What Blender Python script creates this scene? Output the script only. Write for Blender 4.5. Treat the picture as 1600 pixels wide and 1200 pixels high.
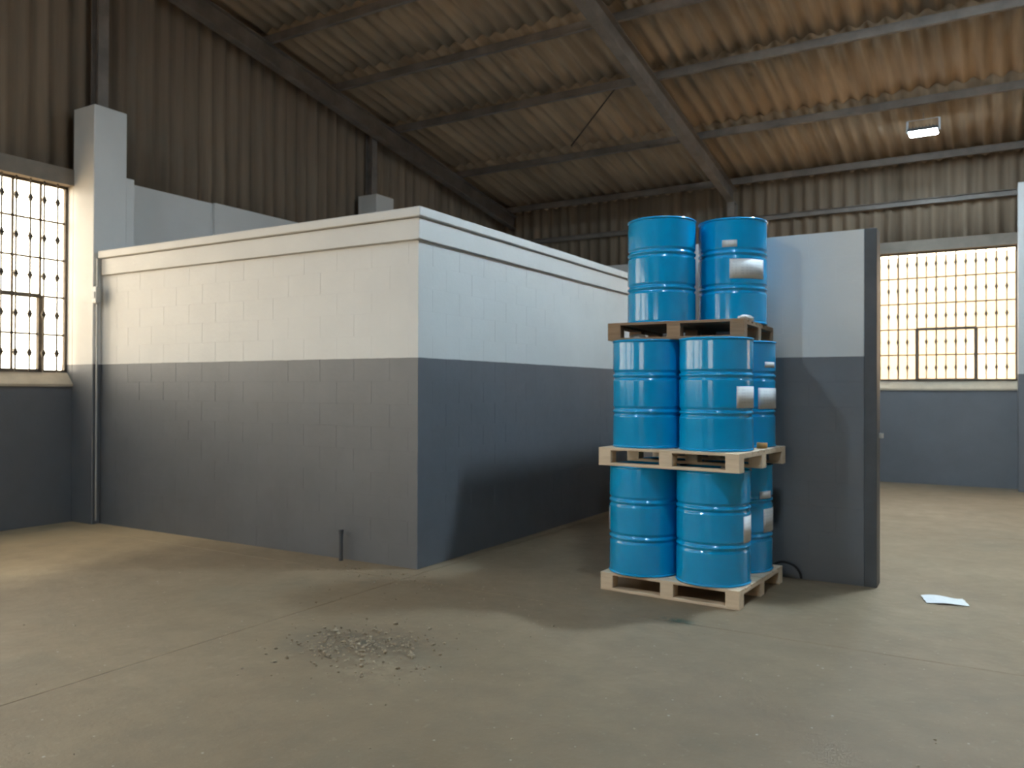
import bpy, bmesh, math, random
from mathutils import Vector, Matrix

random.seed(11)
scene = bpy.context.scene
for o in list(bpy.data.objects):
    bpy.data.objects.remove(o)
col = scene.collection

# ------------------------------------------------------------------ camera
F_PX, YAW, PITCH, ROLL, EYE = 1272.0, math.radians(30.85), math.radians(0.434), math.radians(0.207), 1.635
cam_data = bpy.data.cameras.new('camera')
cam = bpy.data.objects.new('camera', cam_data)
col.objects.link(cam)
cam_data.sensor_width = 36.0
cam_data.lens = F_PX / 1600.0 * 36.0
cam_data.clip_start, cam_data.clip_end = 0.05, 500
fh = Vector((-math.sin(YAW), math.cos(YAW), 0)); rt = Vector((math.cos(YAW), math.sin(YAW), 0)); zz = Vector((0, 0, 1))
fw = fh * math.cos(PITCH) + zz * math.sin(PITCH)
up = -fh * math.sin(PITCH) + zz * math.cos(PITCH)
r2 = rt * math.cos(ROLL) + up * math.sin(ROLL)
u2 = -rt * math.sin(ROLL) + up * math.cos(ROLL)
cam.matrix_world = Matrix(((r2.x, u2.x, -fw.x, 0), (r2.y, u2.y, -fw.y, 0), (r2.z, u2.z, -fw.z, EYE), (0, 0, 0, 1)))
cam_data.dof.use_dof = True            # the photo is slightly out of focus everywhere
cam_data.dof.focus_distance = 0.9
cam_data.dof.aperture_fstop = 14.0
scene.camera = cam

# ------------------------------------------------------------------ sky, exposure
world = bpy.data.worlds.new('sky'); scene.world = world
world.use_nodes = True
bg = world.node_tree.nodes['Background']
bg.inputs['Color'].default_value = (1.0, 0.90, 0.75, 1)
bg.inputs['Strength'].default_value = 9.2
LAMP_MAIN, LAMP_FAR = 1080.0, 270.0
FILL_MID, FILL_REAR = 610.0, 800.0  # strengths of the two unseen lamps added as fill light
scene.view_settings.view_transform = 'Standard'
scene.view_settings.look = 'None'
scene.view_settings.gamma = 1.0
scene.view_settings.use_curve_mapping = False
scene.view_settings.exposure = -0.08
scene.cycles.use_denoising = True
scene.cycles.use_adaptive_sampling = True
scene.cycles.adaptive_threshold = 0.1
scene.cycles.adaptive_min_samples = 20
scene.cycles.max_bounces = 8
scene.cycles.diffuse_bounces = 5
scene.cycles.glossy_bounces = 4
scene.cycles.transparent_max_bounces = 12
scene.cycles.sample_clamp_indirect = 6.0
scene.cycles.blur_glossy = 1.0
scene.cycles.caustics_reflective = False
scene.cycles.caustics_refractive = False


# ------------------------------------------------------------------ helpers
def link(o, parent=None):
    col.objects.link(o)
    if parent is not None:
        o.parent = parent
    return o


def tag(o, label=None, cat=None, group=None, kind=None):
    if label: o['label'] = label
    if cat: o['category'] = cat
    if group: o['group'] = group
    if kind: o['kind'] = kind
    return o


def empty(name, loc=(0, 0, 0), rz=0.0):
    o = bpy.data.objects.new(name, None)
    o.empty_display_size = 0.1
    o.location = loc
    o.rotation_euler = (0, 0, rz)
    return link(o)


class MB:
    """collects vertices and faces of one mesh"""
    def __init__(self):
        self.v, self.f, self.s = [], [], []

    def add(self, verts, faces, smooth=False):
        b = len(self.v)
        self.v += [tuple(p) for p in verts]
        self.f += [tuple(i + b for i in f) for f in faces]
        self.s += [smooth] * len(faces)
        return self

    def box(self, x0, x1, y0, y1, z0, z1, M=None):
        c = [Vector((x, y, z)) for z in (z0, z1) for y in (y0, y1) for x in (x0, x1)]
        if M is not None: c = [M @ p for p in c]
        return self.add(c, [(0, 2, 3, 1), (4, 5, 7, 6), (0, 1, 5, 4), (2, 6, 7, 3), (0, 4, 6, 2), (1, 3, 7, 5)])

    def bar(self, a, b, w, h, upv=(0, 0, 1)):
        """rectangular bar from a to b, w sideways, h along up"""
        a, b = Vector(a), Vector(b); d = (b - a).normalized()
        s = d.cross(Vector(upv)).normalized(); t = s.cross(d).normalized()
        c = []
        for p in (a, b):
            for i, j in ((-1, -1), (1, -1), (1, 1), (-1, 1)):
                c.append(p + s * (w / 2 * i) + t * (h / 2 * j))
        return self.add(c, [(0, 1, 2, 3), (7, 6, 5, 4), (0, 4, 5, 1), (1, 5, 6, 2), (2, 6, 7, 3), (3, 7, 4, 0)])

    def tube(self, pts, r, n=10, caps=True):
        pts = [Vector(p) for p in pts]; rings = []
        prev = None
        for i, p in enumerate(pts):
            d = (pts[min(i + 1, len(pts) - 1)] - pts[max(i - 1, 0)]).normalized()
            if prev is None:
                ref = Vector((0, 0, 1)) if abs(d.z) < .9 else Vector((1, 0, 0))
                s = d.cross(ref).normalized()
            else:
                s = (prev - d * prev.dot(d)).normalized()
            prev = s; t = d.cross(s)
            rr = r[i] if isinstance(r, (list, tuple)) else r
            rings.append([p + s * math.cos(a) * rr + t * math.sin(a) * rr for a in [2 * math.pi * k / n for k in range(n)]])
        v = [q for ring in rings for q in ring]; f = []
        for i in range(len(pts) - 1):
            for k in range(n):
                f.append((i * n + k, i * n + (k + 1) % n, (i + 1) * n + (k + 1) % n, (i + 1) * n + k))
        self.add(v, f, True)
        if caps:
            self.add(rings[0], [tuple(reversed(range(n)))]); self.add(rings[-1], [tuple(range(n))])
        return self

    def lathe(self, prof, n=48, smooth=True):
        v = []; f = []
        m = len(prof)
        for k in range(n):
            a = 2 * math.pi * k / n
            for r, z in prof: v.append((r * math.cos(a), r * math.sin(a), z))
        for k in range(n):
            k2 = (k + 1) % n
            for i in range(m - 1):
                f.append((k * m + i, k2 * m + i, k2 * m + i + 1, k * m + i + 1))
        return self.add(v, f, smooth)

    def disc(self, r, z, n=32, up=True):
        ring = [(r * math.cos(2 * math.pi * k / n), r * math.sin(2 * math.pi * k / n), z) for k in range(n)]
        return self.add(ring, [tuple(range(n)) if up else tuple(reversed(range(n)))])

    def mesh(self, name, mat, bevel=0.0):
        me = bpy.data.meshes.new(name)
        me.from_pydata(self.v, [], self.f)
        me.polygons.foreach_set('use_smooth', self.s)
        me.update()
        if bevel > 0:
            bm = bmesh.new(); bm.from_mesh(me)
            bmesh.ops.bevel(bm, geom=bm.edges[:], offset=bevel, segments=1, affect='EDGES', clamp_overlap=True)
            bm.to_mesh(me); bm.free()
        me.materials.append(mat)
        return me

    def build(self, name, mat, parent=None, bevel=0.0):
        return link(bpy.data.objects.new(name, self.mesh(name, mat, bevel)), parent)


def inst(name, me, parent=None, loc=(0, 0, 0), rot=(0, 0, 0), scale=(1, 1, 1)):
    o = bpy.data.objects.new(name, me)
    o.location, o.rotation_euler, o.scale = loc, rot, scale
    return link(o, parent)


# ------------------------------------------------------------------ materials
class NT:
    def __init__(self, name):
        self.m = bpy.data.materials.new(name); self.m.use_nodes = True
        self.t = self.m.node_tree; self.n = self.t.nodes
        self.b = self.n['Principled BSDF']

    def node(self, typ, ins=None, **props):
        nd = self.n.new(typ)
        for k, v in props.items(): setattr(nd, k, v)
        for k, v in (ins or {}).items(): self.set(nd.inputs[k], v)
        return nd

    def set(self, sock, v):
        if hasattr(v, 'is_output'): self.t.links.new(v, sock)
        else: sock.default_value = v

    def pos(self):
        return self.node('ShaderNodeNewGeometry').outputs['Position']

    def noise(self, scale, detail=4, rough=.55, vec=None, dist=0.0):
        nd = self.node('ShaderNodeTexNoise', {'Scale': scale, 'Detail': detail, 'Roughness': rough, 'Distortion': dist})
        if vec is not None: self.set(nd.inputs['Vector'], vec)
        return nd.outputs['Fac']

    def ramp(self, fac, stops):
        nd = self.node('ShaderNodeValToRGB', {'Fac': fac}); e = nd.color_ramp.elements
        while len(e) < len(stops): e.new(.5)
        for i, (p, c) in enumerate(stops):
            e[i].position = p; e[i].color = (*c, 1) if len(c) == 3 else c
        return nd.outputs['Color']

    def mix(self, fac, a, b, mode='MIX'):
        nd = self.node('ShaderNodeMix', data_type='RGBA', blend_type=mode)
        self.set(nd.inputs[0], fac); self.set(nd.inputs[6], a); self.set(nd.inputs[7], b)
        return nd.outputs[2]

    def math(self, op, a, b=0.0, clamp=False):
        nd = self.node('ShaderNodeMath', operation=op, use_clamp=clamp)
        self.set(nd.inputs[0], a); self.set(nd.inputs[1], b)
        return nd.outputs[0]

    def mapping(self, vec, scale=(1, 1, 1), loc=(0, 0, 0), rot=(0, 0, 0)):
        nd = self.node('ShaderNodeMapping', {'Vector': vec, 'Scale': scale, 'Location': loc, 'Rotation': rot})
        return nd.outputs[0]

    def bump(self, h, strength=.3, dist=.01):
        nd = self.node('ShaderNodeBump', {'Height': h, 'Strength': strength, 'Distance': dist})
        self.set(self.b.inputs['Normal'], nd.outputs[0])

    def out(self, color=None, rough=.6, metal=0.0, spec=.5):
        if color is not None: self.set(self.b.inputs['Base Color'], color if hasattr(color, 'is_output') else (*color, 1))
        self.set(self.b.inputs['Roughness'], rough); self.set(self.b.inputs['Metallic'], metal)
        self.b.inputs['Specular IOR Level'].default_value = spec
        return self.m


def simple(name, color, rough=.6, metal=0.0, var=.12, scale=6.0, spec=.5):
    t = NT(name)
    n = t.noise(scale, 5, .6, t.pos())
    lo = tuple(c * (1 - var) for c in color); hi = tuple(min(1, c * (1 + var)) for c in color)
    return t.out(t.ramp(n, [(.3, lo), (.7, hi)]), rough, metal, spec)


PAINT_Z = 1.93
GREY, WHITE = (0.100, 0.108, 0.128), (0.70, 0.69, 0.67)


def paint_mat(name, two_tone=True, rough=.5):
    t = NT(name); p = t.pos()
    n = t.noise(1.7, 5, .6, p); n2 = t.noise(9, 4, .6, p)
    g = t.ramp(n, [(.3, tuple(c * .9 for c in GREY)), (.7, tuple(c * 1.1 for c in GREY))])
    w = t.ramp(n, [(.3, tuple(c * .95 for c in WHITE)), (.7, tuple(min(1, c * 1.03) for c in WHITE))])
    if two_tone:
        sep = t.node('ShaderNodeSeparateXYZ', {0: p})
        z = t.math('ADD', sep.outputs['Z'], t.math('MULTIPLY', t.math('SUBTRACT', n2, .5), .012))
        c = t.mix(t.math('GREATER_THAN', z, PAINT_Z), g, w)
    else:
        c = w
    t.bump(t.noise(26, 4, .6, p), .35, .006)
    t.b.inputs['IOR'].default_value = 1.7          # gloss enamel
    return t.out(c, t.math('ADD', t.math('MULTIPLY', n2, .15), rough - .07), 0, 1.0)


M = {}
M['paint'] = paint_mat('two_tone_wall_paint', True, .55)
M['white_paint'] = paint_mat('white_wall_paint', False, .55)
M['grey_paint'] = simple('grey_gloss_paint', (.085, .09, .1), .45)
M['steel'] = simple('dusty_grey_steel', (.23, .195, .17), .6, .0, .25, 3)
M['dark_steel'] = simple('rusty_dark_steel', (.07, .05, .04), .8)
M['frame'] = simple('rusty_window_frame', (.16, .13, .10), .7, 0, .3, 12)
M['lintel'] = simple('dusty_lintel', (.22, .185, .15), .85, 0, .15, 4)
M['sill'] = simple('plaster_sill', (.55, .47, .36), .8, 0, .12, 5)


def sheet_mat(name, lo, hi, streak_axis):
    t = NT(name); p = t.pos()
    oi = t.node('ShaderNodeObjectInfo').outputs['Random']
    sc = {'y': (5.5, .35, 1), 'z': (5, 5, .25)}[streak_axis]
    st = t.noise(1.0, 5, .6, t.mapping(p, sc))
    n = t.noise(.8, 5, .6, p)
    c = t.ramp(st, [(.25, lo), (.75, hi)])
    c = t.mix(t.math('MULTIPLY', n, .4), c, (.15, .115, .085, 1))
    c = t.mix(t.math('MULTIPLY', oi, .25), c, (.14, .11, .085, 1))
    t.bump(t.noise(40, 3, .6, p), .25, .004)
    return t.out(c, .9, 0, .25)


M['roof'] = sheet_mat('brown_dusty_roof_sheet', (.33, .24, .16), (.68, .51, .345), 'y')
M['cladding'] = sheet_mat('brown_dusty_cladding', (.22, .165, .115), (.43, .325, .235), 'z')


def floor_mat():
    t = NT('worn_concrete'); p = t.pos()
    n1 = t.noise(.55, 6, .65, p, .1); n2 = t.noise(4.2, 6, .7, p, .2); n3 = t.noise(17, 5, .7, p)
    c = t.ramp(n1, [(.3, (.205, .147, .089)), (.5, (.245, .178, .111)), (.72, (.30, .221, .141))])
    c = t.mix(t.math('MULTIPLY', t.ramp(n2, [(.42, (0, 0, 0)), (.68, (1, 1, 1))]), .40), c, (.19, .155, .11, 1))
    c = t.mix(t.ramp(n3, [(.60, (0, 0, 0)), (.78, (.45, .45, .45))]), c, (.46, .39, .29, 1))
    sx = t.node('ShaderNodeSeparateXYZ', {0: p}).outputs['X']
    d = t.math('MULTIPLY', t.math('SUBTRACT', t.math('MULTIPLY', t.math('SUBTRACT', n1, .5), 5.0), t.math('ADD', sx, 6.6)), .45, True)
    c = t.mix(t.math('MULTIPLY', d, .8), c, (.56, .42, .25, 1))      # sandy tone painting warm window light into the floor colour by the left wall
    # dark oily patches and greenish damp
    n4 = t.noise(.8, 4, .55, t.mapping(p, loc=(3.1, 7.7, 0)))
    c = t.mix(t.ramp(n4, [(.56, (0, 0, 0)), (.72, (.4, .4, .4))]), c, (.16, .145, .105, 1))
    # spilt green stain by the pallet and the dirty patch around the swept heap
    for (sx_, sy_, ax, ay, rot, k, colr) in ((-1.97, 5.58, 4.2, 9.0, .55, .75, (.055, .095, .07, 1)), (-3.47, 3.98, 1.7, 2.0, .2, .8, (.115, .095, .066, 1)),
                                         (-3.2, 3.75, 2.0, 2.6, .4, .4, (.40, .315, .21, 1))):
        q = t.mapping(t.mapping(p, loc=(-sx_, -sy_, 0)), (ax, ay, 0), rot=(0, 0, rot))
        dist = t.node('ShaderNodeVectorMath', {0: q}, operation='LENGTH').outputs['Value']
        mk = t.math('SUBTRACT', 1.0, dist, True)
        mk = t.math('MULTIPLY', mk, t.ramp(t.noise(11, 5, .75, p), [(.42, (0, 0, 0)), (.60, (1, 1, 1))]), True)
        c = t.mix(t.math('MULTIPLY', mk, k * 1.6, True), c, colr)
    # pale plaster specks
    v = t.node('ShaderNodeTexVoronoi', {'Vector': p, 'Scale': 8.0, 'Randomness': 1.0})
    spk = t.math('LESS_THAN', t.math('ADD', v.outputs['Distance'], t.math('MULTIPLY', n2, .14)), .115)
    c = t.mix(t.math('MULTIPLY', spk, .6), c, (.55, .51, .43, 1))
    t.bump(t.math('ADD', n3, n2), .35, .012)
    return t.out(c, t.math('ADD', t.math('MULTIPLY', n2, .3), .42), 0, .4)


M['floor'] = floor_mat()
M['outside'] = simple('cream_outside_wall', (.80, .72, .63), .9, 0, .1, 1.5)
M['soil'] = simple('sandy_ground', (.78, .64, .47), .95, 0, .15, .5)


def drum_paint():
    t = NT('blue_enamel'); p = t.pos()
    n = t.noise(5, 4, .6, p)
    c = t.ramp(n, [(.3, (.0005, .34, .68)), (.7, (.0007, .37, .74))])
    t.b.inputs['Coat Weight'].default_value = 0.5; t.b.inputs['Coat Roughness'].default_value = .06
    return t.out(c, t.math('ADD', t.math('MULTIPLY', n, .05), .14), 0, .5)


M['drum'] = drum_paint()


def sticker_mat():
    t = NT('printed_paper_label'); uv = t.node('ShaderNodeTexCoord').outputs['Generated']
    sep = t.node('ShaderNodeSeparateXYZ', {0: uv})
    rows = t.math('GREATER_THAN', t.math('FRACT', t.math('MULTIPLY', sep.outputs['Z'], 7.0)), .62)
    words = t.math('GREATER_THAN', t.noise(14, 2, .5, t.mapping(uv, (1, 1, .05))), .5)
    inside = t.math('MULTIPLY', t.math('GREATER_THAN', sep.outputs['Z'], .18), t.math('LESS_THAN', sep.outputs['Z'], .86))
    k = t.math('MULTIPLY', t.math('MULTIPLY', rows, words), inside)
    return t.out(t.mix(t.math('MULTIPLY', k, .35), (.74, .75, .76, 1), (.35, .37, .40, 1)), .55)


M['sticker'] = sticker_mat()


def wood(name, lo, hi):
    t = NT(name); tc = t.node('ShaderNodeTexCoord').outputs['Object']
    oi = t.node('ShaderNodeObjectInfo').outputs['Random']
    n = t.noise(3.0, 6, .6, t.mapping(tc, (1.2, 9, 9)), .5)
    c = t.ramp(n, [(.3, lo), (.7, hi)])
    c = t.mix(t.math('MULTIPLY', oi, .3), c, (*[x * .72 for x in lo], 1))
    t.bump(n, .25, .004)
    return t.out(c, .8, 0, .3)


M['new_wood'] = wood('pale_pine', (.70, .54, .38), (.84, .69, .52))
M['old_wood'] = wood('weathered_brown_wood', (.27, .17, .10), (.42, .28, .175))
M['galv'] = simple('galvanised_metal', (.45, .46, .46), .45, .6)
M['black'] = simple('black_rubber', (.018, .018, .02), .6)
M['paper'] = simple('white_paper', (.82, .83, .82), .7, 0, .04, 20)
M['plastic'] = simple('white_plastic_film', (.72, .74, .75), .35, 0, .06, 20)
M['cardboard'] = simple('orange_brown_cork', (.50, .27, .09), .8, 0, .2, 25)
M['rubble'] = simple('grey_rubble', (.34, .275, .195), .95, 0, .6, 30)
M['lampbody'] = simple('lamp_grey_casting', (.10, .10, .105), .5, .3)


def led_mat(name, strength):
    t = NT(name); t.b.inputs['Emission Color'].default_value = (.66, .86, 1.0, 1)
    t.b.inputs['Emission Strength'].default_value = strength
    return t.out((.9, .9, .9), .4)


M['led'] = led_mat('led_lens', LAMP_FAR)
M['led_main'] = led_mat('led_lens_bright', LAMP_MAIN)
M['led_fill_mid'] = led_mat('led_lens_fill_mid', FILL_MID)
M['led_fill_rear'] = led_mat('led_lens_fill_rear', FILL_REAR)


def glass_mat(name, tint):
    t = NT(name)
    tr = t.node('ShaderNodeBsdfTransparent', {'Color': (*tint, 1)})
    gl = t.node('ShaderNodeBsdfGlossy', {'Color': (1, 1, 1, 1), 'Roughness': .08})
    m1 = t.node('ShaderNodeMixShader', {0: .06}); t.set(m1.inputs[1], tr.outputs[0]); t.set(m1.inputs[2], gl.outputs[0])
    t.set(t.n['Material Output'].inputs['Surface'], m1.outputs[0])
    return t.m


M['glass'] = glass_mat('window_glass', (.90, .90, .88))
M['dusty_glass'] = glass_mat('dusty_window_glass', (.84, .82, .78))

# ------------------------------------------------------------------ hall dimensions
XL, XR = -9.80, 10.4          # inner faces of gable walls
YB, YF, RIDGE = 16.14, -13.1, 1.5


def low(y):                    # underside of the rafters
    y = y if y >= RIDGE else 2 * RIDGE - y
    return 6.9 - 0.173 * (y - 7.1)


SLOPE = 0.173
RAFT_D, PURL_D, PITCHW, AMP = 0.30, 0.12, 0.24, 0.036
SHEET_OFF = RAFT_D + PURL_D + AMP + .005

# ------------------------------------------------------------------ ground and floor
g = MB().box(-70, 70, -70, 70, -.55, -.30).build('ground', M['soil']); tag(g, kind='structure')
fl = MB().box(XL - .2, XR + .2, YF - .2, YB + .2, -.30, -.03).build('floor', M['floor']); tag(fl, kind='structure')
xs = [XL - .2, -4.41, .6, 5.5, XR + .2]
ys = [YF - .2, -9.3, -4.35, .6, 5.55, 10.6, YB + .2]
for i in range(len(xs) - 1):
    for j in range(len(ys) - 1):
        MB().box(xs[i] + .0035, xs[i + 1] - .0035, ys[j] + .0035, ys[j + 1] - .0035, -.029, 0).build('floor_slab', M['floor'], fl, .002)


# ------------------------------------------------------------------ windows
win_no = [0]


def window(axis, plane, a0, a1, z0, z1, inward, vents=(), parts=True, glass='glass'):
    """steel window in a wall; axis 'x' or 'y' is the direction it runs, inward = +-1 to the room"""
    win_no[0] += 1
    W = empty('window_%d' % win_no[0], ((plane if axis == 'y' else (a0 + a1) / 2), (plane if axis == 'x' else (a0 + a1) / 2), z0))
    tag(W, kind='structure')
    off = Vector(W.location)

    def bx(m, s0, s1, h0, h1, d0, d1):
        d0, d1 = sorted((plane + d0 * inward, plane + d1 * inward))
        if axis == 'y': m.box(d0 - off.x, d1 - off.x, s0 - off.y, s1 - off.y, h0 - off.z, h1 - off.z)
        else: m.box(s0 - off.x, s1 - off.x, d0 - off.y, d1 - off.y, h0 - off.z, h1 - off.z)
        return m
    n = max(1, round((a1 - a0) / .315)); pw = (a1 - a0) / n
    rows = 5; ph = (z1 - z0) / rows
    f = MB()
    bx(f, a0, a0 + .03, z0, z1, -.02, .02); bx(f, a1 - .03, a1, z0, z1, -.02, .02)
    bx(f, a0, a1, z0, z0 + .03, -.02, .02); bx(f, a0, a1, z1 - .03, z1, -.02, .02)
    f.build('window_frame', M['frame'], W)
    if not parts:
        bx(MB(), a0, a1, z0, z1, -.003, .003).build('pane', M[glass], W); 
    for i in range(1, n):
        bx(MB(), a0 + i * pw - .011, a0 + i * pw + .011, z0, z1, -.012, .012).build('mullion', M['frame'], W)
    for j in range(1, rows):
        bx(MB(), a0, a1, z0 + j * ph - .011, z0 + j * ph + .011, -.012, .012).build('transom', M['frame'], W)
    for (c0, c1, r0, r1) in vents:
        v = MB(); s0, s1, h0, h1 = a0 + c0 * pw, a0 + c1 * pw, z0 + r0 * ph, z0 + r1 * ph
        for q in ((s0 - .028, s0 + .028, h0, h1), (s1 - .028, s1 + .028, h0, h1), (s0, s1, h0 - .0, h0 + .04), (s0, s1, h1 - .024, h1 + .024)):
            bx(v, *q, -.03, .03)
        v.build('opening_sash', M['frame'], W)
    if parts:
        me = bx(MB(), a0 + .011, a0 + pw - .011, z0 + .011, z0 + ph - .011, -.003, .003).mesh('pane', M[glass])
        for i in range(n):
            for j in range(rows):
                d = i * pw
                inst('pane', me, W, ((0, d, j * ph) if axis == 'y' else (d, 0, j * ph)))
        # burglar bars on the room side with small collars
        k = int(round((a1 - a0) / (pw / 2)))
        mb = MB()
        c = a0 + pw / 2
        bx(mb, c - .008, c + .008, z0, z1, .073, .087)
        for j in range(rows):
            zc = z0 + (j + .5) * ph
            for s in range(2):
                w_, h_ = ((.026, .014), (.016, .040))[s]
                bx(mb, c - w_, c + w_, zc - h_, zc + h_, .068, .094)
        bme = mb.mesh('burglar_bar', M['frame'])
        for i in range(k - 1):
            d = i * pw / 2
            inst('burglar_bar', bme, W, ((0, d, 0) if axis == 'y' else (d, 0, 0)))
    # daylight portal filling the opening
    L = bpy.data.lights.new('window_portal', 'AREA'); L.shape = 'RECTANGLE'; L.size, L.size_y = a1 - a0, z1 - z0
    L.cycles.is_portal = True
    lo = bpy.data.objects.new('window_portal', L); col.objects.link(lo)
    ctr = Vector(((plane - .12 * inward) if axis == 'y' else (a0 + a1) / 2, (plane - .12 * inward) if axis == 'x' else (a0 + a1) / 2, (z0 + z1) / 2))
    d = Vector((inward, 0, 0)) if axis == 'y' else Vector((0, inward, 0))
    lo.matrix_world = Matrix.Translation(ctr) @ d.to_track_quat('-Z', 'Z').to_matrix().to_4x4()
    return W


SILL0, SILL1, WIN0, WIN1, LINT = 1.66, 1.83, 1.83, 4.13, 4.33
PW, PD = 0.45, 0.43            # pilaster width, projection
WT = 0.23                      # masonry thickness


def wall_run(name, axis, inner, outward, piers, bays, base_z):
    """masonry wall with pilasters; piers = list of (a0, a1); bays = list of (a0, a1, 'w' window / 's' solid / 'o' opening)"""
    w = MB()

    def bx(m, s0, s1, h0, h1, d0, d1):
        """d measured from inner face, positive into the room"""
        d0, d1 = sorted((inner - d0 * outward, inner - d1 * outward))
        if axis == 'y': m.box(d0, d1, s0, s1, h0, h1)
        else: m.box(s0, s1, d0, d1, h0, h1)
        return m
    for a0, a1, kind in bays:
        if kind == 'w':
            bx(w, a0, a1, 0, SILL0, -WT, 0)
        elif kind == 's':
            bx(w, a0, a1, 0, LINT, -WT, 0)
    for a0, a1 in piers:
        bx(w, a0, a1, 0, LINT, -WT, 0)
    o = w.build(name, M['paint']); tag(o, kind='structure')
    for a0, a1, kind in bays:
        if kind == 'w':
            bx(MB(), a0 - .02, a1 + .02, WIN1, LINT, -WT, .02).build('lintel', M['lintel'], o)
            # sloping plaster sill
            m = MB()
            pts = [(-WT, 0), (0.025, 0), (.025, .03), (-.10, SILL1 - SILL0), (-WT, SILL1 - SILL0)]
            v = []
            for s in (a0, a1):
                for d, h in pts:
                    q = inner - d * outward
                    v.append((q, s, SILL0 + h) if axis == 'y' else (s, q, SILL0 + h))
            nn = len(pts)
            m.add(v, [tuple(range(nn)), tuple(range(2 * nn - 1, nn - 1, -1))] + [(i, (i + 1) % nn, (i + 1) % nn + nn, i + nn) for i in range(nn)])
            s_ = m.build('window_sill', M['sill'], o)
            bm = bmesh.new(); bm.from_mesh(s_.data); bmesh.ops.recalc_face_normals(bm, faces=bm.faces); bm.to_mesh(s_.data); bm.free()
    for a0, a1 in piers:
        m = MB()
        bx(m, a0, a1, 0, LINT if a0 == -4.75 else 5.08, 0, PD)
        m.build('pilaster', M['paint'], o, .008)
    return o


# left gable wall
LP = [(-9.45, -9.0), (-4.3, -3.85), (.82, 1.27), (5.83, 6.26), (11.03, 11.50)]
wl = wall_run('wall_left', 'y', XL, -1, LP, [(YF, -9.45, 's'), (-9.0, -4.3, 'w'), (-3.85, .82, 'w'), (1.27, 5.83, 'w'), (6.26, 11.03, 's'), (11.50, YB + WT, 's')], 0)
MB().box(XL, XL + PD - .02, 6.26, 6.38, 0, 4.28).build('pier_step', M['paint'], wl, .006)
MB().box(XL, XL + .06, 7.9, 11.03, 0, 4.335).build('wall_panel', M['white_paint'], wl, .004)
wp = XL - .13
window('y', wp, -9.0, -4.3, WIN0, WIN1, 1, (), False)
window('y', wp, -3.85, .82, WIN0, WIN1, 1, (), False)
window('y', wp, 1.27, 5.83, WIN0, WIN1, 1, ((10, 13, 0, 2), (4, 7, 0, 2)))
# back wall
BP = [(-9.8, -9.4), (-4.75, -4.3), (.28, .73), (5.3, 5.75)]
wb = wall_run('wall_back', 'x', YB, 1, BP, [(-9.4, -4.75, 's'), (-4.3, .28, 'w'), (.73, 5.3, 'w'), (5.75, XR + WT, 'w')], 0)
wp = YB + .10
window('x', wp, -4.3, .28, WIN0, WIN1, -1, ((10, 13, 0, 2), (2, 5, 0, 2)), True, 'dusty_glass')
window('x', wp, .73, 5.3, WIN0, WIN1, -1, (), False, 'dusty_glass')
window('x', wp, 5.75, XR, WIN0, WIN1, -1, (), False, 'dusty_glass')
ow = MB().box(-20, 22, 22.6, 22.9, -.3, 5.0).build('wall_outside', M['outside']); tag(ow, kind='structure')
MB().box(-20, 22, 22.5, 22.6, -.3, .5).build('plinth', M['sill'], ow)
# right gable wall and the front wall
wr = wall_run('wall_right', 'y', XR, 1, [(-9.45, -9.0), (-4.3, -3.85), (.82, 1.27), (6.0, 6.45), (11.03, 11.50)],
              [(YF, -9.45, 's'), (-9.0, -4.3, 's'), (-3.85, .82, 's'), (1.27, 6.0, 's'), (6.45, 11.03, 's'), (11.5, YB, 's')], 0)
wf = wall_run('wall_front', 'x', YF, -1, [(-4.75, -4.3), (.28, .73), (5.3, 5.75)],
              [(XL - WT, -4.75, 's'), (-4.3, .28, 'w'), (.73, 5.3, 's'), (5.75, XR + WT, 's')], 0)
window('x', YF - .10, -4.3, .28, WIN0, WIN1, 1, (), False)  # unseen window, added to throw frontal daylight on the camera-facing surfaces

# ------------------------------------------------------------------ roof
ceil = empty('ceiling', (0, 0, 0)); tag(ceil, kind='structure')
ZS = math.sqrt(1 + SLOPE * SLOPE)


def sheet_strip(length, ncor, thick=.007, seg=8, lap=0):
    """corrugated sheet lying in local XY: corrugations across x, length along +y, z = profile"""
    m = MB(); n = ncor * seg + lap
    top, bot = [], []
    for k in range(n + 1):
        x = k * PITCHW / seg
        z = AMP * math.cos(2 * math.pi * k / seg)
        top.append((x, z + thick / 2)); bot.append((x, z - thick / 2))
    v = []
    for y in (0, length):
        v += [(x, y, z) for x, z in bot] + [(x, y, z) for x, z in top]
    N = n + 1; f = []
    for k in range(n):
        f.append((k, 2 * N + k, 2 * N + k + 1, k + 1))                       # underside
        f.append((N + k, N + k + 1, 3 * N + k + 1, 3 * N + k))               # top side
        f.append((k, k + 1, N + k + 1, N + k))
        f.append((2 * N + k + 1, 2 * N + k, 3 * N + k, 3 * N + k + 1))
    return m.add(v, f, True)


PURL = [15.88, 13.85, 11.78, 10.2, 8.72, 7.2, 5.7, 4.2, 2.7, 1.62]
rows_y = [16.55, 13.80, 11.74, 10.16, 8.68, 7.16, 5.66, 4.16, 2.66, RIDGE]
th = math.atan(SLOPE)
NCOL, SW = 22, 4 * PITCHW
X0 = XL - .35
for r in range(len(rows_y) - 1):
    ya, yb = rows_y[r], rows_y[r + 1]
    me = sheet_strip((ya - yb + .10) * ZS, 4, lap=3).mesh('roof_sheet', M['roof'])
    for c in range(NCOL):
        # local +y runs up the slope (towards -Y)
        o = bpy.data.objects.new('roof_sheet', me); link(o, ceil)
        o.rotation_euler = (th, 0, math.pi)
        o.location = (X0 + (c + 1) * SW + random.uniform(-.004, .004), ya, low(ya) + SHEET_OFF + (.008 if r % 2 else 0) + (.005 if c % 2 else 0))
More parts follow.
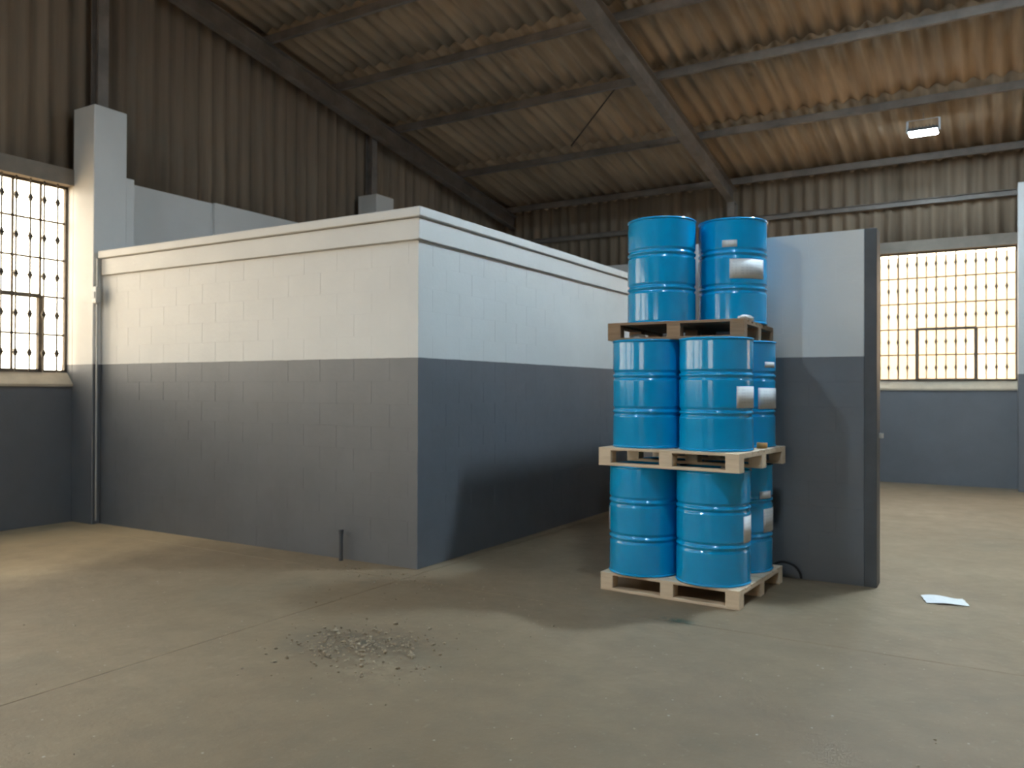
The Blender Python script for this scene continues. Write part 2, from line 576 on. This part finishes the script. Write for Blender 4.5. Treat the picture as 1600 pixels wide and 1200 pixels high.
# far slope beyond the ridge, behind the camera
m = MB()
s = sheet_strip((RIDGE - YF + .4) * ZS, NCOL * 4, seg=6)
o = s.build('far_roof_slope', M['roof'], ceil); o['kind'] = 'stuff'
o.rotation_euler = (th, 0, 0); o.location = (X0, YF - .4, low(YF - .4) + SHEET_OFF)
MB().box(X0, X0 + NCOL * SW, RIDGE - .25, RIDGE + .25, low(RIDGE) + SHEET_OFF + .05, low(RIDGE) + SHEET_OFF + .08).build('ridge_cap', M['roof'], ceil)


def ibeam(p0, p1, depth, width, tf=.012, tw=.009):
    m = MB(); p0, p1 = Vector(p0), Vector(p1)
    d = (p1 - p0).normalized(); s = d.cross(Vector((0, 0, 1))).normalized(); t_ = s.cross(d)
    for oz, h, w in ((tf / 2, tf, width), (depth - tf / 2, tf, width), (depth / 2, depth - 2 * tf, tw)):
        m.bar(p0 + t_ * oz, p1 + t_ * oz, w, h)
    return m


FR = [-9.60, -4.53, .5, 5.53, 10.2]
for x in FR:
    ibeam((x, YB - .02, low(YB - .02)), (x, RIDGE, low(RIDGE)), RAFT_D, .15).build('rafter', M['steel'], ceil)
    ibeam((x, YF + .02, low(YF + .02)), (x, RIDGE, low(RIDGE)), RAFT_D, .15).build('rafter', M['steel'], ceil)
    for y in (YB - .15, YF + .15):
        if x > -9: ibeam((x, y, 5.08), (x, y - .001, low(y)), .2, .15).build('column_head', M['steel'], ceil)
for y in PURL + [2 * RIDGE - q for q in PURL]:
    m = MB(); z = low(y) + RAFT_D
    # lipped channel purlin
    m.box(XL, XR, y - .004, y + .004, z, z + PURL_D)
    m.box(XL, XR, y, y + .065, z, z + .006); m.box(XL, XR, y, y + .065, z + PURL_D - .006, z + PURL_D)
    m.box(XL, XR, y + .06, y + .065, z, z + .02)
    m.build('purlin', M['steel'], ceil)
# sag rods between purlins
for (x0, y0), (x1, y1) in (((-5.18, 11.82), (-6.74, 13.38)),):
    MB().tube([(x0, y0, low(y0) + RAFT_D + .02), (x1, y1, low(y1) + RAFT_D + .02)], .013, 6).build('brace_rod', M['dark_steel'], ceil)


# cladding above the masonry: sheet by sheet
def clad_sheet(plane, a0, axis, zb, ztop, ncor=4, seg=8):
    m = MB(); n = ncor * seg + 2; v = []
    for k in range(n + 1):
        a = a0 + k * PITCHW / seg; d = AMP * math.cos(2 * math.pi * k / seg)
        for h, dd in ((zb, 0), (ztop(a), 0), (zb, -.007), (ztop(a), -.007)):
            v.append((plane + d + dd, a, h) if axis == 'y' else (a, plane - d - dd, h))
    f = []
    for k in range(n):
        b = 4 * k
        f.append((b, b + 4, b + 5, b + 1)); f.append((b + 2, b + 3, b + 7, b + 6)); f.append((b, b + 2, b + 6, b + 4))
    return m.add(v, f, True)


k = 0; y = YF - .3
while y < YB + .3:
    clad_sheet(XL - .16 + (.006 if k % 2 else 0), y, 'y', WIN1 + .05, lambda a: low(a) + SHEET_OFF - .03).build('cladding_sheet', M['cladding'], wl)
    y += SW; k += 1
k = 0; x = XL - .3
while x < XR + .3:
    clad_sheet(YB + .14 - (.006 if k % 2 else 0), x, 'x', WIN1 + .05, lambda a: low(YB) + SHEET_OFF).build('cladding_sheet', M['cladding'], wb)
    x += SW; k += 1
o = clad_sheet(XR + .16, YF - .3, 'y', LINT - .1, lambda a: low(a) + SHEET_OFF - .03, int((YB - YF + .6) / PITCHW), 6).build('cladding', M['cladding'], wr); o['kind'] = 'stuff'
o = clad_sheet(YF - .14, XL - .3, 'x', LINT - .1, lambda a: low(YF) + SHEET_OFF, int((XR - XL + .6) / PITCHW), 6).build('cladding', M['cladding'], wf); o['kind'] = 'stuff'
# girt rails and gable posts
ibeam((XL, YB + .04, 4.97), (XR, YB + .04, 4.97), .10, .09, .008, .007).build('girt', M['steel'], wb)
for a0, a1 in LP:
    yc = (a0 + a1) / 2 + .12
    m = MB(); m.box(XL - .08, XL - .065, yc - .07, yc + .07, 5.0, low(yc) + .1); m.box(XL + .06, XL + .075, yc - .07, yc + .07, 5.0, low(yc) + .1)
    m.box(XL - .065, XL + .06, yc - .005, yc + .005, 5.0, low(yc) + .1)
    m.build('gable_post', M['steel'], wl)

# ------------------------------------------------------------------ inner room (painted block building)
RX, RY = -4.54, 5.93           # its outer corner
CH, BL, JT = PAINT_Z / 9, .44, .0022
RTOP = CH * 14                 # 3.00 underside of ring beam


def masonry(parent, axis, plane, a0, a1, z_top, outward, limit=300):
    """painted blocks standing a few millimetres proud of the joints; one mesh per length, shared"""
    cache = {}

    def blk(L):
        key = round(L, 3)
        if key not in cache:
            b = MB()
            if axis == 'x': b.box(0, L, -.01, .01, 0, CH - JT)
            else: b.box(-.01, .01, 0, L, 0, CH - JT)
            cache[key] = b.mesh('brick', M['paint'], .0009)
        return cache[key]
    cnt = 0; rest = MB()
    rows = int(round(z_top / CH))
    for r in range(rows):
        p = a0 - (BL / 2 if r % 2 else 0)
        while p < a1 - .02:
            s, e = max(p, a0), min(p + BL - JT, a1)
            if e - s > .03:
                pr_ = random.uniform(-.0006, .0006) * outward - .0098 * outward
                if cnt < limit:
                    loc = (s, plane + pr_, r * CH + JT / 2) if axis == 'x' else (plane + pr_, s, r * CH + JT / 2)
                    inst('brick', blk(e - s), parent, loc)
                else:
                    d0, d1 = sorted((plane + pr_ - .01, plane + pr_ + .01))
                    if axis == 'x': rest.box(s, e, d0, d1, r * CH + JT / 2, (r + 1) * CH - JT / 2)
                    else: rest.box(d0, d1, s, e, r * CH + JT / 2, (r + 1) * CH - JT / 2)
                cnt += 1
            p += BL
    if rest.v:
        o = rest.build('brickwork', M['paint'], parent); o['kind'] = 'stuff'


XW = XL + PD + .06             # where the room meets the pilaster
w1 = MB().box(XL + .01, RX - .0012, RY + .0012, RY + .20, 0, RTOP).build('wall_room_front', M['paint']); tag(w1, kind='structure')
masonry(w1, 'x', RY, XL + PD - .0 + .10, RX, RTOP, -1)
w2 = MB().box(RX - .20, RX - .0012, RY + .20, YB - .01, 0, RTOP).build('wall_room_side', M['paint']); tag(w2, kind='structure')
masonry(w2, 'y', RX, RY, YB - .01, RTOP, 1)
tr = MB().box(XL + PD + .06, RX + .035, RY - .035, YB - .02, RTOP + .004, RTOP + .20).build('trim_1', M['white_paint'], None, .006); tag(tr, kind='structure')
tr2 = MB().box(XL + PD + .03, RX + .065, RY - .065, YB - .02, RTOP + .205, RTOP + .295).build('trim_2', M['white_paint'], None, .008); tag(tr2, kind='structure')

# partition wall of the second room
PX0, PX1, PY = -2.95, -.868, 7.39
w3 = MB().box(PX0 + .003, PX1 - .10, PY + .0012, PY + .20, 0, CH * 14).build('wall_partition', M['paint']); tag(w3, kind='structure')
masonry(w3, 'x', PY, PX0, PX1 - .10, CH * 14, -1)
MB().box(PX1 - .098, PX1, PY - .012, PY + .20, 0, CH * 14).build('door_jamb', M['grey_paint'], w3, .004)
w4 = MB().box(PX0 + .003, PX0 + .20, PY + .202, YB - .01, 0, CH * 14).build('wall_partition_return', M['paint']); tag(w4, kind='structure')
lt = MB(); lt.box(PX1 + .001, PX1 + .03, PY + .12, PY + .19, 1.24, 1.28); lt.tube([(PX1 + .015, PY + .10, 1.26), (PX1 + .015, PY + .21, 1.26)], .012, 8)
lt.build('latch', M['galv'], w3)


# ------------------------------------------------------------------ pallets
def pallet(loc, rz, w, d, wood_key, label, group):
    root = empty('wooden_pallet', loc, rz); tag(root, label, 'pallet', group)
    mt = M[wood_key]; H = dict(b=.02, k=.085, s=.02, t=.02)
    z = 0
    bw = .10
    for yc in (-d / 2 + bw / 2, 0, d / 2 - bw / 2):
        MB().box(-w / 2, w / 2, yc - bw / 2, yc + bw / 2, z, z + H['b']).build('bottom_board', mt, root, .002)
    z += H['b']
    for xc, kw in ((-w / 2 + .055, .11), (0, .11), (w / 2 - .055, .11)):
        for yc in (-d / 2 + bw / 2, 0, d / 2 - bw / 2):
            MB().box(xc - kw / 2, xc + kw / 2, yc - bw / 2, yc + bw / 2, z, z + H['k']).build('block', mt, root, .003)
    z += H['k']
    for xc in (-w / 2 + .055, 0, w / 2 - .055):
        MB().box(xc - .055, xc + .055, -d / 2, d / 2, z, z + H['s']).build('stringer_board', mt, root, .002)
    z += H['s']
    n = 8; gap = .02; dw = (d - gap * (n - 1)) / n
    for i in range(n):
        y0 = -d / 2 + i * (dw + gap)
        MB().box(-w / 2, w / 2, y0, y0 + dw, z, z + H['t']).build('deck_board', mt, root, .002)
    return root


PH = .145
DH = .88
Z1, Z2 = PH + DH, 2 * (PH + DH)
pg = 'wooden pallets in the drum stack'
pallet((-2.20, 6.66, 0), math.radians(-3.5), 1.165, 1.10, 'new_wood', 'pale wooden pallet standing on the concrete floor under the drums', pg)
pallet((-2.185, 6.62, Z1), math.radians(-4.5), 1.185, 1.11, 'new_wood', 'pale wooden pallet between the lower and middle drum layers', pg)
pallet((-2.255, 6.81, Z2), math.radians(2.0), 1.125, 1.10, 'old_wood', 'weathered brown wooden pallet under the two topmost drums', pg)

# ------------------------------------------------------------------ drums
RB, RC = .286, .2925


prof = [(RB - .012, .012), (RB - .002, .016), (RB, .024), (RB, .030), (RB, .06)]
for zc in (.296, .590):
    prof += [(RB, zc - .075), (RB, zc - .046), (RB, zc - .040), (RB - .007, zc - .032), (RB - .009, zc - .024)]
    prof += [(RB - .009 + .012 * math.sin(math.pi * k / 8), zc - .018 + .036 * k / 8) for k in range(9)]
    prof += [(RB - .009, zc + .024), (RB - .007, zc + .032), (RB, zc + .040), (RB, zc + .046), (RB, zc + .075)]
prof += [(RB, .82), (RB, .850), (RB, .856), (RB - .002, .864), (RB - .012, .868)]
body_me = MB().lathe(prof, 64).mesh('drum_body', M['drum'])


def ring_prof(r, z, a=.008, b=.010, n=8):
    return [(r + a * math.cos(2 * math.pi * i / n), z + b * math.sin(2 * math.pi * i / n)) for i in range(n + 1)]


chime_lo = MB().lathe(ring_prof(RC - .008, .010), 64).mesh('bottom_chime', M['drum'])
chime_hi = MB().lathe(ring_prof(RC - .008, .870), 64).mesh('top_chime', M['drum'])
lid_me = MB().disc(RB - .006, .862, 48).mesh('lid', M['drum'])
base_me = MB().disc(RB - .006, .012, 48, False).mesh('base', M['drum'])
bung_big = MB().lathe([(.0, .016), (.030, .016), (.034, .010), (.034, 0)], 20).mesh('bung_cap', M['galv'])
bung_small = MB().lathe([(.0, .014), (.016, .014), (.019, .009), (.019, 0)], 16).mesh('bung_cap', M['galv'])


def sticker(root, a0, a1, z0, z1):
    m = MB(); n = max(3, int(abs(a1 - a0) / 5)); v = []; f = []
    for i in range(n + 1):
        a = math.radians(a0 + (a1 - a0) * i / n)
        for r in (RB + .0012, RB + .0004):
            for z in (z0, z1): v.append((r * math.cos(a), r * math.sin(a), z))
    for i in range(n):
        b = 4 * i
        f += [(b, b + 4, b + 5, b + 1), (b + 2, b + 3, b + 7, b + 6), (b, b + 2, b + 6, b + 4), (b + 1, b + 5, b + 7, b + 3)]
    f += [(0, 1, 3, 2), (4 * n, 4 * n + 2, 4 * n + 3, 4 * n + 1)]
    o = m.add(v, f, True).build('paper_label', M['sticker'], root)
    o['label'] = 'white printed paper label'
    return o


def drum(x, y, z, rz, label, stickers=()):
    root = empty('steel_drum', (x, y, z)); tag(root, label, 'drum', 'blue steel drums in the stack')
    parts = {}
    for nm, me in (('body', body_me), ('bottom_chime', chime_lo), ('top_chime', chime_hi), ('lid', lid_me), ('base', base_me)):
        parts[nm] = inst(nm, me, root)
    a = math.radians(rz)
    inst('bung_cap', bung_big, parts['lid'], (.205 * math.cos(a), .205 * math.sin(a), .862))
    inst('bung_cap', bung_small, parts['lid'], (-.205 * math.cos(a), -.205 * math.sin(a), .862))
    for s in stickers: sticker(parts['body'], *s)
    return root


def grid(cx, cy, deg, sx, sy, h=.2955):
    r = math.radians(deg); x, y = sx * h, sy * h
    return cx + x * math.cos(r) - y * math.sin(r), cy + x * math.sin(r) + y * math.cos(r)


G1 = (-2.215, 6.66, -3.0); G2 = (-2.20, 6.69, -3.5)
x, y = grid(*G1, -1, -1); drum(x, y, PH, 40, 'blue drum at the left front of the bottom layer, on the floor pallet', [(185, 212, .34, .53)])
x, y = grid(*G1, 1, -1); drum(x, y, PH, 80, 'blue drum at the front corner of the bottom layer, narrow label at its right', [(-21, 24, .33, .53)])
x, y = grid(*G1, 1, 1); drum(x, y, PH, 10, 'blue drum at the right back of the bottom layer, half hidden, with two white labels', [(-29, 22, .33, .52), (-37, -8, .605, .665)])
x, y = grid(*G1, -1, 1); drum(x, y, PH, 110, 'blue drum at the left back of the bottom layer, hidden behind the others')
x, y = grid(*G2, -1, -1); drum(x, y, Z1 + PH, 20, 'blue drum at the left front of the middle layer, plain without a label')
x, y = grid(*G2, 1, -1); drum(x, y, Z1 + PH, 200, 'blue drum at the front corner of the middle layer with a square white label', [(-41, 14, .335, .50)])
x, y = grid(*G2, 1, 1); drum(x, y, Z1 + PH, 140, 'blue drum at the right back of the middle layer, half hidden, with two white labels', [(-46, 8, .32, .49), (-33, -5, .66, .705)])
x, y = grid(*G2, -1, 1); drum(x, y, Z1 + PH, 75, 'blue drum at the left back of the middle layer, hidden behind the others')
drum(-2.475, 6.635, Z2 + PH, 30, 'left one of the two topmost blue drums, without a label')
drum(-1.965, 6.985, Z2 + PH, 25, 'right one of the two topmost blue drums, with one large and one small white label', [(-79, -14, .372, .535), (-91, -67, .635, .692)])


# ------------------------------------------------------------------ ceiling lamps
def led_lamp(loc, label, lens='led'):
    root = empty('led_floodlight', loc); tag(root, label, 'lamp', 'led floodlights under the roof')
    MB().box(-.21, .21, -.15, .15, .012, .06).build('housing', M['lampbody'], root, .006)
    h = MB()
    for i in range(9): h.box(-.19 + i * .0475 - .004, -.19 + i * .0475 + .004, -.13, .13, .06, .09)
    h.build('cooling_fins', M['lampbody'], root)
    MB().box(-.195, .195, -.135, .135, 0, .012).build('lens', M[lens], root)
    b = MB(); b.bar((-.225, 0, .03), (-.225, 0, .22), .03, .006, (0, 1, 0)); b.bar((.225, 0, .03), (.225, 0, .22), .03, .006, (0, 1, 0)); b.bar((-.225, 0, .22), (.225, 0, .22), .03, .006)
    b.build('bracket', M['galv'], root)
    gap = low(loc[1]) + RAFT_D - (loc[2] + .22)
    if gap > 0: MB().tube([(0, 0, .22), (0, 0, .22 + gap)], .008, 6).build('hanger_rod', M['steel'], root)
    return root


led_lamp((-1.0, 14.15, 5.66), 'bright white led floodlight hanging under the brown roof sheets')
for x, y, lens, lb in ((-.3, 8.6, 'led_main', 'led floodlight high above the grey partition, out of frame'),
                       (-.2, 3.0, 'led_fill_mid', 'added led fill light high in front of the drum stack, out of frame'),  # unseen lamp added to brighten the partition and drum fronts
                       (-5.4, -1.2, 'led_fill_rear', 'added led fill light in the roof behind the camera, out of frame'),  # unseen lamp added to fill front faces, clear of the room's side wall
                       (5.5, 9.0, 'led', 'led floodlight in the right roof bay, out of frame')):
    led_lamp((x, y, low(y) - .05), lb, lens)


# ------------------------------------------------------------------ small things
# conduit with its switch box in the corner between pilaster and room
root = empty('electrical_conduit', (-9.31, 5.845, 0)); tag(root, 'grey conduit with small switch box beside the white pillar', 'conduit')
MB().tube([(0, 0, .05), (0, 0, 3.2)], .013, 8).build('pipe', M['galv'], root)
MB().box(-.035, .045, -.045, .02, 2.66, 2.86).build('switch_box', M['galv'], root, .008)
MB().box(-.012, .02, -.052, -.045, 2.72, 2.80).build('switch_plate', M['plastic'], root, .003)

# pipe stub in front of the room wall
root = empty('pipe_stub', (-5.40, 5.86, 0)); tag(root, 'short dark pipe stub rising from the floor against the grey room wall', 'pipe')
MB().tube([(0, 0, 0), (0, 0, .27)], .020, 12).build('pipe', M['grey_paint'], root)
MB().tube([(0, 0, .255), (0, 0, .295)], .025, 12).build('pipe_cap', M['grey_paint'], root)

# paper on the floor
m = MB(); nx, ny = 10, 8; v = []; f = []
for j in range(ny + 1):
    for i in range(nx + 1):
        u, w = i / nx, j / ny
        z = .006 + .022 * max(0, math.sin(3.1 * u + .6)) * (.4 + .6 * w) + .01 * math.sin(7 * w + 3 * u) ** 2
        v.append(((u - .5) * .30, (w - .5) * .22, z * .6))
N = len(v)
v += [(a, b, c - .0015) for a, b, c in v]
for j in range(ny):
    for i in range(nx):
        a = j * (nx + 1) + i
        f.append((a, a + 1, a + nx + 2, a + nx + 1)); f.append((N + a, N + a + nx + 1, N + a + nx + 2, N + a + 1))
p = m.add(v, f, True).build('paper_sheet', M['paper']); p.location = (-.36, 7.19, 0); p.rotation_euler = (0, 0, math.radians(14))
tag(p, 'crumpled white paper sheet lying on the concrete floor', 'paper')

# hose end by the partition
pts = []
for i in range(15):
    a = i / 14
    ang = math.pi * a
    pts.append((-1.60 + .14 * -math.cos(ang), 7.30 + .02 * a, .02 + .13 * math.sin(ang)))
pts = [(-1.95, 7.30, .016), (-1.80, 7.30, .016)] + pts
h = MB().tube(pts, .011, 8).build('rubber_hose', M['black']); tag(h, 'black hose looping up against the grey partition beside the floor pallet', 'hose')


def crumple(name, loc, size, mat, label, cat, seed, sub=3):
    rnd = random.Random(seed); bm = bmesh.new(); bmesh.ops.create_icosphere(bm, subdivisions=sub, radius=1.0)
    ph = [(Vector((rnd.uniform(-4, 4), rnd.uniform(-4, 4), rnd.uniform(-4, 4))), rnd.uniform(0, 6)) for _ in range(6)]
    for q in bm.verts:
        k = sum(abs(math.sin(q.co.dot(d) + o_)) for d, o_ in ph) / 6
        q.co = q.co * (.6 + .6 * k)
        q.co = Vector((q.co.x * size[0], q.co.y * size[1], max(q.co.z, -.72) * size[2]))
    zmin = min(q.co.z for q in bm.verts)
    for q in bm.verts: q.co.z -= zmin
    me = bpy.data.meshes.new(name); bm.to_mesh(me); bm.free(); me.materials.append(mat)
    o = bpy.data.objects.new(name, me); o.location = loc; link(o); tag(o, label, cat); return o


crumple('plastic_scrap', (-1.735, 6.56, Z2 + PH), (.055, .13, .03), M['plastic'], 'crumpled white plastic film on the brown pallet beside the right top drum', 'plastic', 3)
crumple('packing_scrap', (-2.60, 6.42, Z1 + PH + DH - .016), (.075, .05, .045), M['plastic'], 'white scrap inside the brown top pallet, on the left drum', 'plastic', 5)
# cork-coloured tape roll on the middle pallet
root = empty('tape_roll', (-1.645, 6.71, Z1 + PH)); tag(root, 'small orange-brown tape roll on the middle pallet edge beside the drums', 'tape')
M4 = MB().lathe([(.022, 0), (.022, .045), (.042, .045), (.042, 0), (.022, 0)], 24)
M4.build('tape', M['cardboard'], root)
MB().lathe([(.019, 0), (.019, .045), (.022, .045), (.022, 0), (.019, 0)], 24).build('core', M['old_wood'], root)

# rubble: a swept heap on the floor and crumbs around it
rnd = random.Random(4)
m = MB()
ico = bmesh.new(); bmesh.ops.create_icosphere(ico, subdivisions=1, radius=1.0)
iv = [q.co.copy() for q in ico.verts]; ifc = [tuple(q.index for q in f_.verts) for f_ in ico.faces]; ico.free()


def stone(x, y, r, zoff=0):
    s = [rnd.uniform(.6, 1.3) for _ in range(3)]; a = rnd.uniform(0, 6.28)
    m.add([(x + r * (s[0] * q.x * math.cos(a) - s[1] * q.y * math.sin(a)) * rnd.uniform(.8, 1.2), y + r * (s[0] * q.x * math.sin(a) + s[1] * q.y * math.cos(a)), zoff + r * .35 + r * .6 * s[2] * q.z) for q in iv], ifc)


for _ in range(420):
    a, b = rnd.gauss(0, .19), rnd.gauss(0, .21)
    stone(-3.47 + a * 1.35, 3.98 + b, abs(rnd.gauss(.004, .005)) + .003, max(0, .012 - .05 * (a * a + b * b)))
for _ in range(160):
    stone(rnd.uniform(-4.6, -2.6), rnd.uniform(3.2, 5.5), abs(rnd.gauss(.003, .003)) + .002)
for _ in range(120):
    stone(-4.6 + rnd.gauss(0, .35), 5.75 - abs(rnd.gauss(0, .25)), abs(rnd.gauss(.003, .003)) + .003)
for _ in range(170):
    stone(rnd.uniform(-6.5, 1.5), rnd.uniform(2.0, 5.75), rnd.uniform(.002, .007))
o = m.build('rubble', M['rubble']); tag(o, 'scattered grey rubble crumbs and a small swept heap on the floor', 'rubble', kind='stuff')

bpy.context.view_layer.update()
